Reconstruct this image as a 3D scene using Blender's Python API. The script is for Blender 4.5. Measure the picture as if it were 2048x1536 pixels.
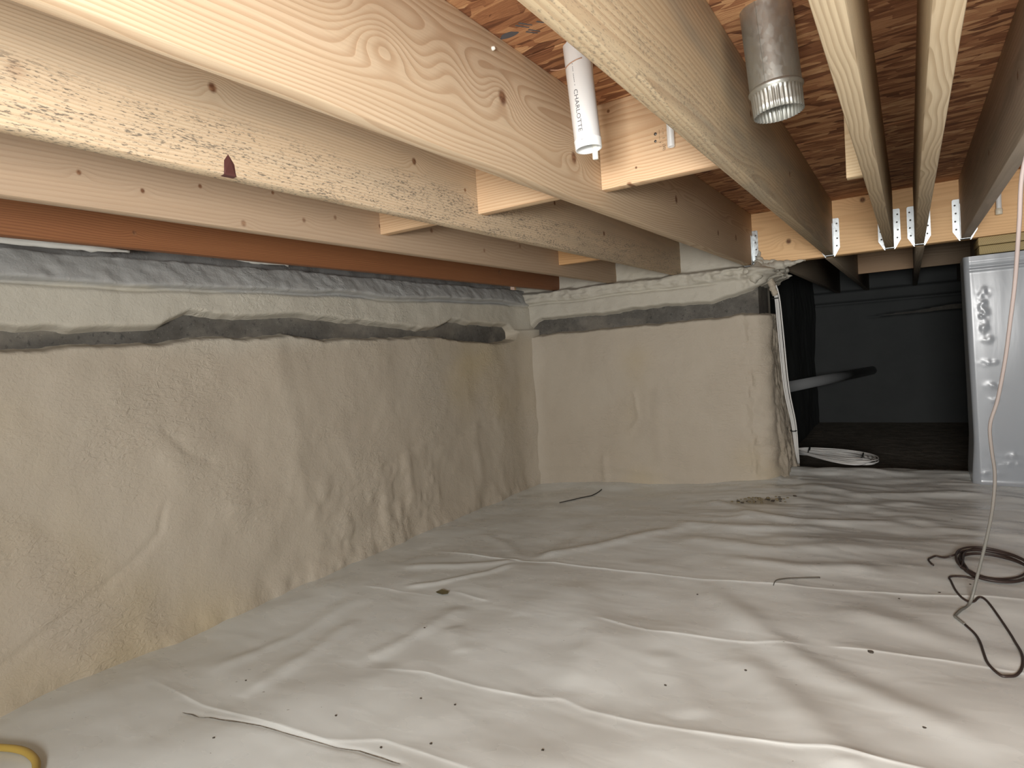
import bpy, bmesh, math, random
import numpy as np
from mathutils import Vector, Matrix

for o in list(bpy.data.objects):
    bpy.data.objects.remove(o)
SC = bpy.context.scene
COL = SC.collection
R = math.radians

# ------------------------------------------------------------------ camera
CAMZ = 0.80
def cam_axes(yaw, pitch, roll):
    f = Vector((-math.sin(yaw)*math.cos(pitch), math.cos(yaw)*math.cos(pitch), math.sin(pitch)))
    r = Vector((math.cos(yaw), math.sin(yaw), 0)); u = r.cross(f)
    return f, r*math.cos(roll)+u*math.sin(roll), -r*math.sin(roll)+u*math.cos(roll)
_f, _r, _u = cam_axes(0.57, -0.0497, -0.069)
cd = bpy.data.cameras.new('camera'); cam = bpy.data.objects.new('camera', cd); COL.objects.link(cam)
cam.matrix_world = Matrix(((_r.x, _u.x, -_f.x, 0), (_r.y, _u.y, -_f.y, 0), (_r.z, _u.z, -_f.z, CAMZ), (0, 0, 0, 1)))
cd.sensor_width = 36; cd.lens = 1248.1/2048*36; cd.clip_start = 0.02
SC.camera = cam

# ------------------------------------------------------------------ world, daylight, exposure
w = bpy.data.worlds.new('daylight'); SC.world = w; w.use_nodes = True
bg = w.node_tree.nodes['Background']; bg.inputs[0].default_value = (0.75, 0.87, 1.0, 1); bg.inputs[1].default_value = 1.0
# daylight falling through the access opening in the wall behind the camera
ld = bpy.data.lights.new('access_daylight', 'AREA'); lo = bpy.data.objects.new('access_daylight', ld); COL.objects.link(lo)
ld.shape = 'RECTANGLE'; ld.size = 0.62; ld.size_y = 0.40; ld.energy = 103; ld.color = (1.0, 0.985, 0.96)
lo.location = (0.12, -1.02, 0.85); lo.rotation_euler = (R(90), 0, 0)
vs = SC.view_settings
vs.view_transform = 'Standard'; vs.look = 'None'; vs.gamma = 1; vs.use_curve_mapping = False; vs.exposure = 0.0

# ------------------------------------------------------------------ helpers
def tag(o, label=None, cat=None, group=None, kind=None):
    if label: o['label'] = label
    if cat: o['category'] = cat
    if group: o['group'] = group
    if kind: o['kind'] = kind
    return o
def empty(name, loc=(0, 0, 0)):
    o = bpy.data.objects.new(name, None); COL.objects.link(o); o.location = loc; o.empty_display_size = .05
    return o
def mesh_obj(name, verts, faces, mat, parent=None, loc=(0, 0, 0), smooth=False):
    m = bpy.data.meshes.new(name); m.from_pydata([tuple(v) for v in verts], [], faces); m.update()
    if smooth: m.polygons.foreach_set('use_smooth', [True]*len(m.polygons))
    o = bpy.data.objects.new(name, m); COL.objects.link(o); o.location = loc
    if mat: m.materials.append(mat)
    if parent: o.parent = parent
    return o
def bm_obj(name, bm, mat, parent=None, loc=(0, 0, 0), smooth=False):
    m = bpy.data.meshes.new(name); bm.normal_update(); bm.to_mesh(m); bm.free()
    if smooth: m.polygons.foreach_set('use_smooth', [True]*len(m.polygons))
    o = bpy.data.objects.new(name, m); COL.objects.link(o); o.location = loc
    if mat: m.materials.append(mat)
    if parent: o.parent = parent
    return o
def box_bm(sx, sy, sz, bevel=0, seg=2, bm=None, c=(0, 0, 0)):
    own = bm is None
    if own: bm = bmesh.new()
    r = bmesh.ops.create_cube(bm, size=1)
    for v in r['verts']: v.co = Vector((v.co.x*sx+c[0], v.co.y*sy+c[1], v.co.z*sz+c[2]))
    if bevel:
        es = list({e for v in r['verts'] for e in v.link_edges})
        bmesh.ops.bevel(bm, geom=es, offset=bevel, segments=seg, affect='EDGES', profile=.5)
    return bm
def tube_data(pts, rad, seg=8, smooth_n=6, cap=True):
    P = [Vector(p) for p in pts]
    if smooth_n:                                       # Catmull-Rom
        Q = []
        for i in range(len(P)-1):
            p0 = P[max(i-1, 0)]; p1 = P[i]; p2 = P[i+1]; p3 = P[min(i+2, len(P)-1)]
            for k in range(smooth_n):
                t = k/smooth_n
                Q.append(.5*((2*p1)+(-p0+p2)*t+(2*p0-5*p1+4*p2-p3)*t*t+(-p0+3*p1-3*p2+p3)*t**3))
        Q.append(P[-1]); P = Q
    n = len(P); rads = rad if isinstance(rad, (list, tuple)) else [rad]*n
    if len(rads) != n: rads = list(np.interp(np.linspace(0, 1, n), np.linspace(0, 1, len(rads)), rads))
    V = []; F = []
    T = [(P[min(i+1, n-1)]-P[max(i-1, 0)]).normalized() for i in range(n)]
    a = Vector((0, 0, 1)) if abs(T[0].z) < .9 else Vector((1, 0, 0))
    U = T[0].cross(a).normalized()
    for i in range(n):
        U = (U-T[i]*U.dot(T[i])).normalized(); W = T[i].cross(U)
        for k in range(seg):
            an = 2*math.pi*k/seg
            V.append(P[i]+(U*math.cos(an)+W*math.sin(an))*rads[i])
    for i in range(n-1):
        for k in range(seg):
            F.append((i*seg+k, i*seg+(k+1) % seg, (i+1)*seg+(k+1) % seg, (i+1)*seg+k))
    if cap:
        F.append(tuple(range(seg))[::-1]); F.append(tuple(range((n-1)*seg, n*seg)))
    return V, F
def tube(name, pts, rad, mat, parent=None, seg=8, smooth_n=6, loc=None):
    V, F = tube_data(pts, rad, seg, smooth_n)
    L = Vector(loc) if loc is not None else Vector((0, 0, 0))
    return mesh_obj(name, [v-L for v in V], F, mat, parent, L, True)
def lathe(name, prof, mat, parent=None, loc=(0, 0, 0), seg=40, rfun=None):
    V = []; F = []; n = len(prof)
    for i, (r, z) in enumerate(prof):
        for k in range(seg):
            a = 2*math.pi*k/seg; rr = rfun(i, k, r, z) if rfun else r
            V.append((rr*math.cos(a), rr*math.sin(a), z))
    for i in range(n-1):
        for k in range(seg):
            F.append((i*seg+k, i*seg+(k+1) % seg, (i+1)*seg+(k+1) % seg, (i+1)*seg+k))
    return mesh_obj(name, V, F, mat, parent, loc, True)
def autosmooth(o, ang=35):
    m = o.data
    m.polygons.foreach_set('use_smooth', [True]*len(m.polygons))
    try: m.set_sharp_from_angle(angle=R(ang))
    except Exception: pass

# 2-D value noise in numpy
class Noise:
    def __init__(s, seed):
        s.t = np.random.RandomState(seed).rand(256, 256)*2-1
    def n(s, u, v):
        u = np.asarray(u, float); v = np.asarray(v, float)
        iu = np.floor(u).astype(int); iv = np.floor(v).astype(int); fu = u-iu; fv = v-iv
        fu = fu*fu*fu*(fu*(fu*6-15)+10); fv = fv*fv*fv*(fv*(fv*6-15)+10)
        a = s.t[iu & 255, iv & 255]; b = s.t[(iu+1) & 255, iv & 255]; c = s.t[iu & 255, (iv+1) & 255]; d = s.t[(iu+1) & 255, (iv+1) & 255]
        return (a*(1-fu)+b*fu)*(1-fv)+(c*(1-fu)+d*fu)*fv
    def fbm(s, u, v, o=4, g=.5):
        r = 0; a = 1
        for i in range(o):
            r = r+a*s.n(u*2**i+17.3*i, v*2**i+9.1*i); a *= g
        return r
def sst(a, b, x):
    t = np.clip((x-a)/(b-a), 0, 1); return t*t*(3-2*t)
def seg_dist(U, V, pts):
    """distance from grid points to a polyline, and arc parameter 0..1"""
    best = np.full(U.shape, 9.0); par = np.zeros(U.shape); n = len(pts)-1; side = np.zeros(U.shape)
    for i in range(n):
        a = np.array(pts[i]); b = np.array(pts[i+1]); d = b-a; L = d@d
        t = np.clip(((U-a[0])*d[0]+(V-a[1])*d[1])/L, 0, 1)
        du = U-a[0]-t*d[0]; dv = V-a[1]-t*d[1]; q = np.sqrt(du*du+dv*dv); m = q < best
        best = np.where(m, q, best); par = np.where(m, (i+t)/n, par)
        side = np.where(m, np.sign(d[0]*dv-d[1]*du), side)
    return best, par, side
def grid_obj(name, X, Y, Z, mat, parent=None, loc=(0, 0, 0), flip=False, keep=None):
    nu, nv = X.shape
    V = np.stack([X-loc[0], Y-loc[1], Z-loc[2]], -1).reshape(-1, 3)
    i, j = np.meshgrid(np.arange(nu-1), np.arange(nv-1), indexing='ij')
    a = (i*nv+j).ravel(); q = np.stack([a, a+nv, a+nv+1, a+1], 1)
    if flip: q = q[:, ::-1]
    if keep is not None: q = q[keep[:-1, :-1].ravel()]
    m = bpy.data.meshes.new(name); m.vertices.add(len(V)); m.vertices.foreach_set('co', V.ravel().astype(np.float32))
    m.loops.add(q.size); m.loops.foreach_set('vertex_index', q.ravel().astype(np.int32))
    m.polygons.add(len(q)); m.polygons.foreach_set('loop_start', (np.arange(len(q))*4).astype(np.int32))
    m.polygons.foreach_set('loop_total', np.full(len(q), 4, np.int32))
    m.polygons.foreach_set('use_smooth', np.ones(len(q), bool)); m.update(calc_edges=True); m.validate()
    o = bpy.data.objects.new(name, m); COL.objects.link(o); o.location = loc; m.materials.append(mat)
    if parent: o.parent = parent
    return o

# ------------------------------------------------------------------ materials: a tiny expression layer over shader nodes
class NT:
    def __init__(s, name):
        s.m = bpy.data.materials.new(name); s.m.use_nodes = True; s.t = s.m.node_tree
        s.b = s.t.nodes['Principled BSDF']; s.tc = s.t.nodes.new('ShaderNodeTexCoord')
        s.P = s.tc.outputs['Object']
    def new(s, k, **kw):
        n = s.t.nodes.new(k)
        for a, v in kw.items(): setattr(n, a, v)
        return n
    def put(s, sock, v):
        if isinstance(v, E_): v = v.o
        if isinstance(v, bpy.types.NodeSocket): s.t.links.new(v, sock)
        elif isinstance(v, (int, float)) and hasattr(sock.default_value, '__len__'):
            sock.default_value = (v, v, v, 1)[:len(sock.default_value)]
        else: sock.default_value = v if isinstance(v, (int, float)) else (tuple(v)+(1,))[:len(sock.default_value)]
    def math(s, op, *a):
        n = s.new('ShaderNodeMath', operation=op)
        for i, x in enumerate(a): s.put(n.inputs[i], x)
        return E_(s, n.outputs[0])
    def xyz(s, vec=None):
        n = s.new('ShaderNodeSeparateXYZ'); s.put(n.inputs[0], vec or s.P)
        return [E_(s, o) for o in n.outputs]
    def comb(s, x, y, z):
        n = s.new('ShaderNodeCombineXYZ')
        for i, v in enumerate((x, y, z)): s.put(n.inputs[i], v)
        return n.outputs[0]
    def mapped(s, scale, off=(0, 0, 0), rot=(0, 0, 0), vec=None):
        n = s.new('ShaderNodeMapping'); s.put(n.inputs[0], vec or s.P)
        n.inputs['Scale'].default_value = scale; n.inputs['Location'].default_value = off; n.inputs['Rotation'].default_value = rot
        return n.outputs[0]
    def noise(s, vec, scale=1, detail=3, rough=.5, dist=0, color=False):
        n = s.new('ShaderNodeTexNoise'); s.put(n.inputs['Vector'], vec); n.inputs['Scale'].default_value = scale
        n.inputs['Detail'].default_value = detail; n.inputs['Roughness'].default_value = rough; n.inputs['Distortion'].default_value = dist
        return n.outputs['Color'] if color else E_(s, n.outputs[0])
    def voronoi(s, vec, scale=1, feature='F1', rnd=1):
        n = s.new('ShaderNodeTexVoronoi', feature=feature); s.put(n.inputs['Vector'], vec); n.inputs['Scale'].default_value = scale
        n.inputs['Randomness'].default_value = rnd
        return n
    def ramp(s, fac, stops, interp='LINEAR'):
        n = s.new('ShaderNodeValToRGB'); s.put(n.inputs[0], fac); cr = n.color_ramp; cr.interpolation = interp
        while len(cr.elements) > 1: cr.elements.remove(cr.elements[-1])
        cr.elements[0].position = stops[0][0]; cr.elements[0].color = tuple(stops[0][1])+(1,)
        for p, c in stops[1:]:
            e = cr.elements.new(p); e.color = tuple(c)+(1,)
        return n.outputs[0]
    def mix(s, fac, a, b, mode='MIX'):
        n = s.new('ShaderNodeMix', data_type='RGBA', blend_type=mode)
        s.put(n.inputs[0], fac); s.put(n.inputs[6], a); s.put(n.inputs[7], b)
        return n.outputs[2]
    def step(s, a, b, x):
        n = s.new('ShaderNodeMapRange', interpolation_type='SMOOTHSTEP'); s.put(n.inputs[0], x)
        s.put(n.inputs[1], a); s.put(n.inputs[2], b); n.inputs[3].default_value = 0; n.inputs[4].default_value = 1
        return E_(s, n.outputs[0])
    def bump(s, h, strength=.5, dist=.002, prev=None):
        n = s.new('ShaderNodeBump'); s.put(n.inputs['Height'], h); n.inputs['Strength'].default_value = strength; n.inputs['Distance'].default_value = dist
        if prev: s.put(n.inputs['Normal'], prev)
        return n.outputs[0]
    def done(s, color, rough=.6, metal=0, normal=None, spec=.5):
        s.put(s.b.inputs['Base Color'], color); s.put(s.b.inputs['Roughness'], rough); s.put(s.b.inputs['Metallic'], metal)
        s.b.inputs['Specular IOR Level'].default_value = spec
        if normal: s.put(s.b.inputs['Normal'], normal)
        return s.m
class E_:
    def __init__(s, nt, o): s.nt = nt; s.o = o
    def __add__(s, b): return s.nt.math('ADD', s, b)
    __radd__ = __add__
    def __sub__(s, b): return s.nt.math('SUBTRACT', s, b)
    def __rsub__(s, b): return s.nt.math('SUBTRACT', b, s)
    def __mul__(s, b): return s.nt.math('MULTIPLY', s, b)
    __rmul__ = __mul__
    def __truediv__(s, b): return s.nt.math('DIVIDE', s, b)

def plain(name, col, rough=.5, metal=0, spec=.5):
    return NT(name).done(col, rough, metal, None, spec)

FOAM_C = (0.46, 0.405, 0.325)
def wood(name, seed, light=(.66, .50, .33), dark=(.50, .33, .19), knots=(), mold=0, ring=150, pith=(.05, .0), wob=.02,
         contrast=1.0, tan=None, spray=None, stretch=.7, grey=0, endc=None):
    """sawn softwood; object Y runs along the board, Z across its wide face. knots: (y, z, radius, pull)"""
    t = NT(name); x, y, z = t.xyz()
    rs = random.Random(seed); ox, oy, oz = rs.uniform(-50, 50), rs.uniform(-50, 50), rs.uniform(-50, 50)
    nA = t.noise(t.mapped((5, stretch, 5), (ox, oy, oz)), 1, 2, .5)
    nB = t.noise(t.mapped((18, 2.2, 18), (oz, ox, oy)), 1, 2, .5)
    dx = x-pith[0]; dz = z-pith[1]
    if endc: dx = y-endc[0]; dz = z-endc[1]
    r = t.math('SQRT', dx*dx+dz*dz)+(nA-.5)*(wob*4)+(nB-.5)*.006
    kmask = None
    for kn in knots:
        ky, kz, kr, pull = kn[:4]; kst = kn[4] if len(kn) > 4 else 1.0
        ay = (y-ky); az = (z-kz)
        g = t.math('POWER', 2.718, (ay*ay*(1/(kr*3.2)**2)+az*az*(1/(kr*1.9)**2))*-1.0)
        r = r+g*pull
        wobk = (nB-.5)*.5
        d = t.math('SQRT', ay*ay*(1/(kr*.85)**2)+az*az*(1/(kr*.95)**2))+wobk
        km = (1-t.step(.35, 1.1, d))*kst
        kmask = km if kmask is None else t.math('MAXIMUM', kmask, km)
    fr = t.math('FRACT', r*ring)
    band = t.step(.25, .88, fr)*(1-t.step(.90, 1.0, fr))
    tone = t.noise(t.mapped((4, .8, 9), (oy, oz, ox)), 1, 3, .6)
    fib = t.noise(t.mapped((260, 5, 260), (oz, oy, ox)), 1, 2, .6)
    c = t.mix(band*(.75*contrast), light, dark)
    c = t.mix(t.step(.35, .75, tone)*.35, c, tan or tuple(v*k for v, k in zip(light, (.82, .74, .64))))
    c = t.mix((fib-.5)*.5+.12, c, tuple(v*.72 for v in dark))
    if grey: c = t.mix(t.step(.4, .7, t.noise(t.mapped((6, 1.5, 14), (ox, oz, oy)), 1, 4, .6))*grey, c, (.30, .27, .21))
    if mold:
        mz = t.noise(t.mapped((240, 90, 420), (ox, oy, 3)), 1, 3, .65)*.72+t.noise(t.mapped((30, 9, 60), (ox, 3, oy)), 1, 4, .65)*.28
        ms = t.noise(t.mapped((6, 1.6, 8), (oy, 3, oz)), 1, 3, .6)
        zone = 1-t.step(-.06, -.005, z+(ms-.5)*.10)
        c = t.mix(t.step(.525, .60, mz)*zone*mold, c, (.15, .125, .095))
    if kmask is not None:
        kc = t.mix(t.step(.35, .7, t.noise(t.mapped((90, 90, 90)), 1, 3, .6)), (.13, .05, .022), (.30, .15, .075))
        c = t.mix(kmask*.95, c, kc)
    if spray:                                  # foam overspray coating: list of (y0, y1) fade along the board
        sn = t.noise(t.mapped((14, 14, 14)), 1, 4, .6)
        for (y0, y1) in spray:
            c = t.mix(t.step(y0, y1, y+(sn-.5)*.22)*.95, c, FOAM_C)
    nrm = t.bump(band*-.6+fib*.6, .35, .0012)
    return t.done(c, .62, 0, nrm, .35)

def mk_osb():
    t = NT('osb'); wv = t.noise(t.mapped((5, 5, 5)), 1, 2, .5, 0, True)
    wm = t.new('ShaderNodeMix', data_type='VECTOR'); wm.inputs[0].default_value = .02
    t.put(wm.inputs[4], t.P); t.put(wm.inputs[5], wv); vec = wm.outputs[1]
    col = None; hgt = None
    stops = [(0, (.10, .038, .018)), (.25, (.27, .11, .05)), (.55, (.44, .205, .095)), (.8, (.60, .33, .16)), (1, (.74, .48, .27))]
    for i, (a, sx, sy, th) in enumerate([(4, 11, 44, 0), (-16, 13, 48, .45), (24, 15, 52, .55), (-7, 12, 40, .62)]):
        v = t.voronoi(t.mapped((sx, sy, 1), (3.3*i, 7.7*i, i*2.0), (0, 0, R(a)), vec), 1)
        sep = t.new('ShaderNodeSeparateColor'); t.put(sep.inputs[0], v.outputs['Color'])
        rv = E_(t, sep.outputs[0]); g = E_(t, sep.outputs[1])
        st = t.noise(t.mapped((12, 190, 1), (i, 0, 0), (0, 0, R(a)), vec), 1, 3, .6)
        lay = t.ramp(rv*.75+(st-.5)*.7+.1, stops)
        if col is None: col = lay; hgt = rv
        else:
            m = t.math('GREATER_THAN', g, th)
            col = t.mix(m, col, lay); hgt = hgt+m*rv
    fine = t.noise(t.mapped((60, 300, 1)), 1, 4, .7)
    return t.done(col, .7, 0, t.bump(hgt+fine*.5, .9, .004), .3)
def mk_foam(name='spray_foam', c1=FOAM_C, yellow=.75, shelf=False):
    t = NT(name)
    a = t.noise(t.P, 1.1, 4, .6); b = t.noise(t.P, 6, 4, .6)
    c = t.mix(t.step(.35, .7, a)*.45, c1, (.43, .365, .285))
    c = t.mix(t.step(.52, .75, t.noise(t.mapped((1, 1, 1), (3, 8, 1)), .9, 3, .5))*yellow, c, (.47, .375, .205))
    x, y, z = t.xyz()
    c = t.mix(t.step(.42, .56, z+(a-.5)*.25)*.75, c, (.53, .505, .43))
    if shelf: c = t.mix(t.step(.648, .668, z+(b-.5)*.02)*.8, c, (.34, .345, .345))
    c = t.mix(t.step(.5, .8, b)*.18, c, (.36, .31, .25))
    peel = t.noise(t.mapped((1, 1, 1.0)), 85, 3, .55, .6)
    rip = t.noise(t.mapped((20, 34, 60), (0, 0, 0), (R(25), 0, 0)), 1, 3, .55, 1.2)
    zone = t.step(.42, .62, t.noise(t.P, 2.6, 3, .6))
    n1 = t.bump(peel, .7, .0030); n2 = t.bump(rip*zone, .8, .0060, n1)
    return t.done(c, .62, 0, n2, .35)
def mk_concrete():
    t = NT('concrete'); a = t.noise(t.P, 7, 5, .7); s = t.noise(t.P, 140, 3, .7)
    c = t.ramp(a, [(.3, (.075, .069, .060)), (.55, (.112, .105, .093)), (.75, (.17, .158, .14))])
    c = t.mix(t.step(.62, .72, s)*.6, c, (.30, .29, .27)); c = t.mix(t.step(.62, .7, t.noise(t.P, 60, 2, .5))*.5, c, (.03, .03, .03))
    c = t.mix(t.step(.46, .70, t.noise(t.mapped((1, 1, 1.6), (5, 2, 9)), 3.0, 4, .6))*.22, c, FOAM_C)
    return t.done(c, .85, 0, t.bump(s, .5, .002), .3)
def mk_liner():
    t = NT('vapor_barrier_plastic'); a = t.noise(t.P, .8, 4, .6); b = t.noise(t.P, 2.3, 5, .65)
    x, y, z = t.xyz()
    c = t.mix(t.step(.4, .7, a)*.5, (.71, .735, .715), (.64, .66, .635))
    dirt = t.step(.50, .78, b)*t.step(2.2, 3.3, y)
    c = t.mix(dirt*.55, c, (.38, .33, .22))
    hx = x-(-.06); hy = y-1.60; hd_ = t.math('SQRT', hx*hx*60+hy*hy*260)+(b-.5)*2.2
    c = t.mix((1-t.step(.4, 1.5, hd_))*.8, c, (.20, .155, .08))
    sp = t.noise(t.mapped((55, 70, 1)), 1, 2, .4)
    c = t.mix(t.step(.765, .80, sp)*.75, c, (.14, .12, .09))
    sm = t.noise(t.mapped((2.5, 5, 1), (0, 0, 0), (0, 0, R(12))), 1, 4, .6)
    wr = t.noise(t.mapped((6, 11, 1), (0, 0, 0), (0, 0, R(-25))), 1, 2, .5, .6)
    n = t.bump(wr, .25, .006)
    return t.done(c, .24+t.step(.4, .7, sm)*.2, 0, n, .5)
def mk_film():
    t = NT('white_wall_plastic'); a = t.noise(t.mapped((2, 2, 1.2)), 1, 4, .6)
    c = t.mix(t.step(.4, .7, a)*.4, (.32, .345, .375), (.275, .295, .32))
    w1 = t.noise(t.mapped((16, 16, 3.5)), 1, 3, .55, .7)
    return t.done(c, .27, 0, t.bump(w1, .08, .004), .55)
def mk_galv(name='galvanised_steel', base=(.50, .505, .47), rough=.33, metal=.88):
    t = NT(name); v = t.voronoi(t.mapped((1, 1, .6)), 130); sep = t.new('ShaderNodeSeparateColor'); t.put(sep.inputs[0], v.outputs['Color'])
    g = E_(t, sep.outputs[0]); a = t.noise(t.mapped((14, 14, 5)), 1, 4, .65)
    c = t.mix(g*.30, base, tuple(k*.72 for k in base)); c = t.mix(t.step(.45, .75, a)*.35, c, tuple(k*.6 for k in base))
    return t.done(c, t.step(.2, .9, g)*.12+rough, metal, t.bump(a, .15, .002), .5)
def mk_soil():
    t = NT('soil'); a = t.noise(t.P, 9, 6, .7)
    c = t.ramp(a, [(.3, (.16, .14, .115)), (.7, (.30, .265, .22))])
    return t.done(c, .95, 0, t.bump(a, .8, .03), .2)

OSB = mk_osb(); FOAM = mk_foam(); LFOAM = mk_foam('spray_foam_long_wall', shelf=True); CONC = mk_concrete(); LINER = mk_liner(); FILM = mk_film(); GALV = mk_galv(); SOIL = mk_soil()
HGALV = mk_galv('hanger_zinc', (.66, .70, .71), .30, .9)
PVC = plain('white_pvc', (.86, .87, .86), .32); CAPM = plain('ivory_cap', (.82, .76, .62), .45); PEX = plain('white_pex', (.86, .84, .76), .4)
BLACK = plain('black_plastic', (.012, .012, .012), .5); NM = plain('white_cable_jacket', (.70, .69, .66), .45)
INK = plain('grey_ink', (.10, .10, .11), .7); BINK = plain('brown_ink', (.10, .065, .035), .8); NAILM = plain('nail_head', (.16, .15, .14), .45, .8)
SHADEFOAM = NT('shade_darkened_wall'); SHADEFOAM = SHADEFOAM.done(SHADEFOAM.mix(SHADEFOAM.noise(SHADEFOAM.P, 2.5, 4, .6), (.048, .053, .054), (.085, .090, .088)), .75)  # wall colour darkened to stand in for the missing light beyond the opening

# ------------------------------------------------------------------ heights measured in the room
ZJ, ZO = 1.190, 1.476                      # joist undersides, underside of the subfloor
YH = 3.700                                 # front of the end header
def zfloor(X):
    X = np.asarray(X, float)
    return -.015-.06*np.clip(-.6-X, 0, 1.75)+.015*np.clip((X+.6)/.8, 0, 1)

# ------------------------------------------------------------------ the setting: ground, walls, ceiling
gr = bm_obj('floor', box_bm(5.2, 9.2, .3), SOIL, None, (0, 3.3, -.33)); tag(gr, kind='structure')
# ---- left wall: concrete and the sprayed foam on it
wl = bm_obj('wall_left', box_bm(.22, 4.9, 1.5, .004), CONC, None, (-2.345, 1.5, .45)); tag(wl, kind='structure')
N1, N2, N3 = Noise(3), Noise(11), Noise(29)
def foam_left():
    ys = np.concatenate([np.arange(-1.0, .35, .035), np.arange(.35, 3.72, .0105)]); zs = np.concatenate([np.arange(-.2, .86, .0125), np.arange(.86, 1.34, .006), np.arange(1.34, 1.49, .02)])
    Y, Z = np.meshgrid(ys, zs, indexing='ij')
    bt = np.interp(Y, [-2, .2, .72, .90, 1.19, 1.245, 1.30, 1.42, 1.76, 1.98, 2.10, 2.57, 2.72, 2.83, 3.02, 3.41, 3.47],
                   [.99, .98, .972, .960, .968, 1.0, 1.024, 1.004, 1.017, 1.002, .991, .953, .965, 1.005, .985, .974, .93])+.004*N1.fbm(Y*14, Y*0+2, 3)
    bb = np.interp(Y, [-2, .5, .72, .79, .95, 1.19, 1.31, 1.61, 1.70, 1.89, 2.6, 2.87, 3.20, 3.44, 3.48],
                   [.91, .912, .915, .910, .919, .924, .934, .936, .947, .921, .926, .905, .876, .884, .93])+.004*N2.fbm(Y*16, Y*0, 3)
    zc = 1.108+.012*N3.fbm(Y*2.1, Y*0+5, 3)                       # crease under the shelf
    zt = 1.213-.010*sst(1.3, .9, Y)+.006*N1.fbm(Y*5, Y*0+8, 3)                         # silhouette of the shelf
    big = N1.fbm(Y*2.4, Z*2.4, 3); mid = N2.fbm(Y*8, Z*7, 3); sml = N3.fbm(Y*34, Z*30, 2)
    tl = .066+.008*big+.0022*mid+.0006*sml
    # sprayed passes, drips and ridges (Y, Z) polylines: height, width
    for pts, h, wd in [([(1.62, .93), (1.66, .6), (1.70, .25), (1.78, .05)], .016, .05), ([(1.95, .55), (2.0, .3), (1.97, .05)], .014, .04), ([(.75, .62), (1.5, .55), (2.4, .58), (3.2, .5)], .008, .09),
                       ([(2.12, .18), (2.18, .05), (2.12, -.06)], .022, .035), ([(2.32, .28), (2.36, .12), (2.33, -.02)], .020, .04), ([(2.55, .22), (2.56, .04)], .018, .05), ([(2.95, .35), (2.98, .1), (2.9, -.03)], .016, .04),
                       ([(1.0, .78), (1.2, .5), (1.15, .2)], .009, .05), ([(.9, .4), (1.6, .36), (2.3, .38)], .006, .06), ([(3.2, .85), (3.22, .3), (3.2, -.05)], .010, .05), ([(1.4, .3), (1.62, .27)], .014, .02)]:
        d, p, s = seg_dist(Y+.02*mid, Z+.015*big, pts); tl = tl+.45*h*np.exp(-(d/(wd*1.1))**2)*(.6+.7*N1.fbm(Y*5, Z*5+3, 2))
    for pts, h, wd in [([(.55, -.03), (.80, .10), (1.0, .19), (1.10, .27), (1.13, .36)], .008, .006), ([(1.9, .2), (2.3, .33), (2.6, .42)], .006, .006), ([(2.6, .33), (3.1, .40), (3.45, .44)], .006, .006),
                       ([(1.15, .62), (1.22, .52), (1.32, .47)], .005, .012)]:
        d, p, s = seg_dist(Y+.012*mid, Z, pts); tl = tl-h*np.exp(-(d/wd)**2)
    lump = sst(1.55, 1.95, Y)*sst(2.75, 2.45, Y)*sst(.42, .2, Z); tl = tl+lump*.011*np.maximum(0, N3.fbm(Y*11, Z*10, 3)+.2)
    tl = tl+.018*sst(.02, -.12, Z)*(1+.6*mid)                     # foot of the foam
    tl = tl+.05*sst(3.40, 3.66, Y)**2                             # fills the corner
    tu = .050+.006*big+.002*mid+.0008*sml+.03*sst(3.46, 3.66, Y)
    zone = (Y < 3.55)
    bb = bb+.004; bt = bt-.010
    low = sst(0, .020, bb-Z+.003*mid); up = sst(0, .030, Z-bt)
    t = np.where(Z < bb, -.012+(tl+.012)*low, np.where(Z > bt, -.012+(tu+.012)*up, -.012))
    fill = sst(3.43, 3.50, Y); t = t*(1-fill)+fill*np.where(Z < .95, tl, tu)
    notch = np.exp(-((Z-zc)/.007)**2); t = t-.022*notch*(1-.5*fill)
    sh = sst(0, .018, Z-zc)                                       # shelf above the crease
    rip = N2.fbm(Y*26+Z*18, Z*24-Y*12, 3)
    ts = .074-.055*np.clip((Z-zc)/.11, 0, 1)**1.5+.0035*rip+.003*mid
    t = t*(1-sh)+ts*sh
    back = -.115+.02*big+.01*mid
    # pale lumps of foam on the rim above the shelf
    back = back-.02*sst(1.2, .9, Y)
    bk = sst(0, .010, Z-zt); t = t*(1-bk)+back*bk
    t = np.minimum(t, .20)
    return grid_obj('spray_foam', -2.235+t, Y, Z, LFOAM, None, (-2.2, .7, .45), flip=False)
fl = foam_left(); fl.parent = wl; fl.location = Vector((-2.2, .7, .45))-wl.location

PALEFOAM = plain('fresh_pale_foam', (.80, .79, .74), .6)
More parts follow.
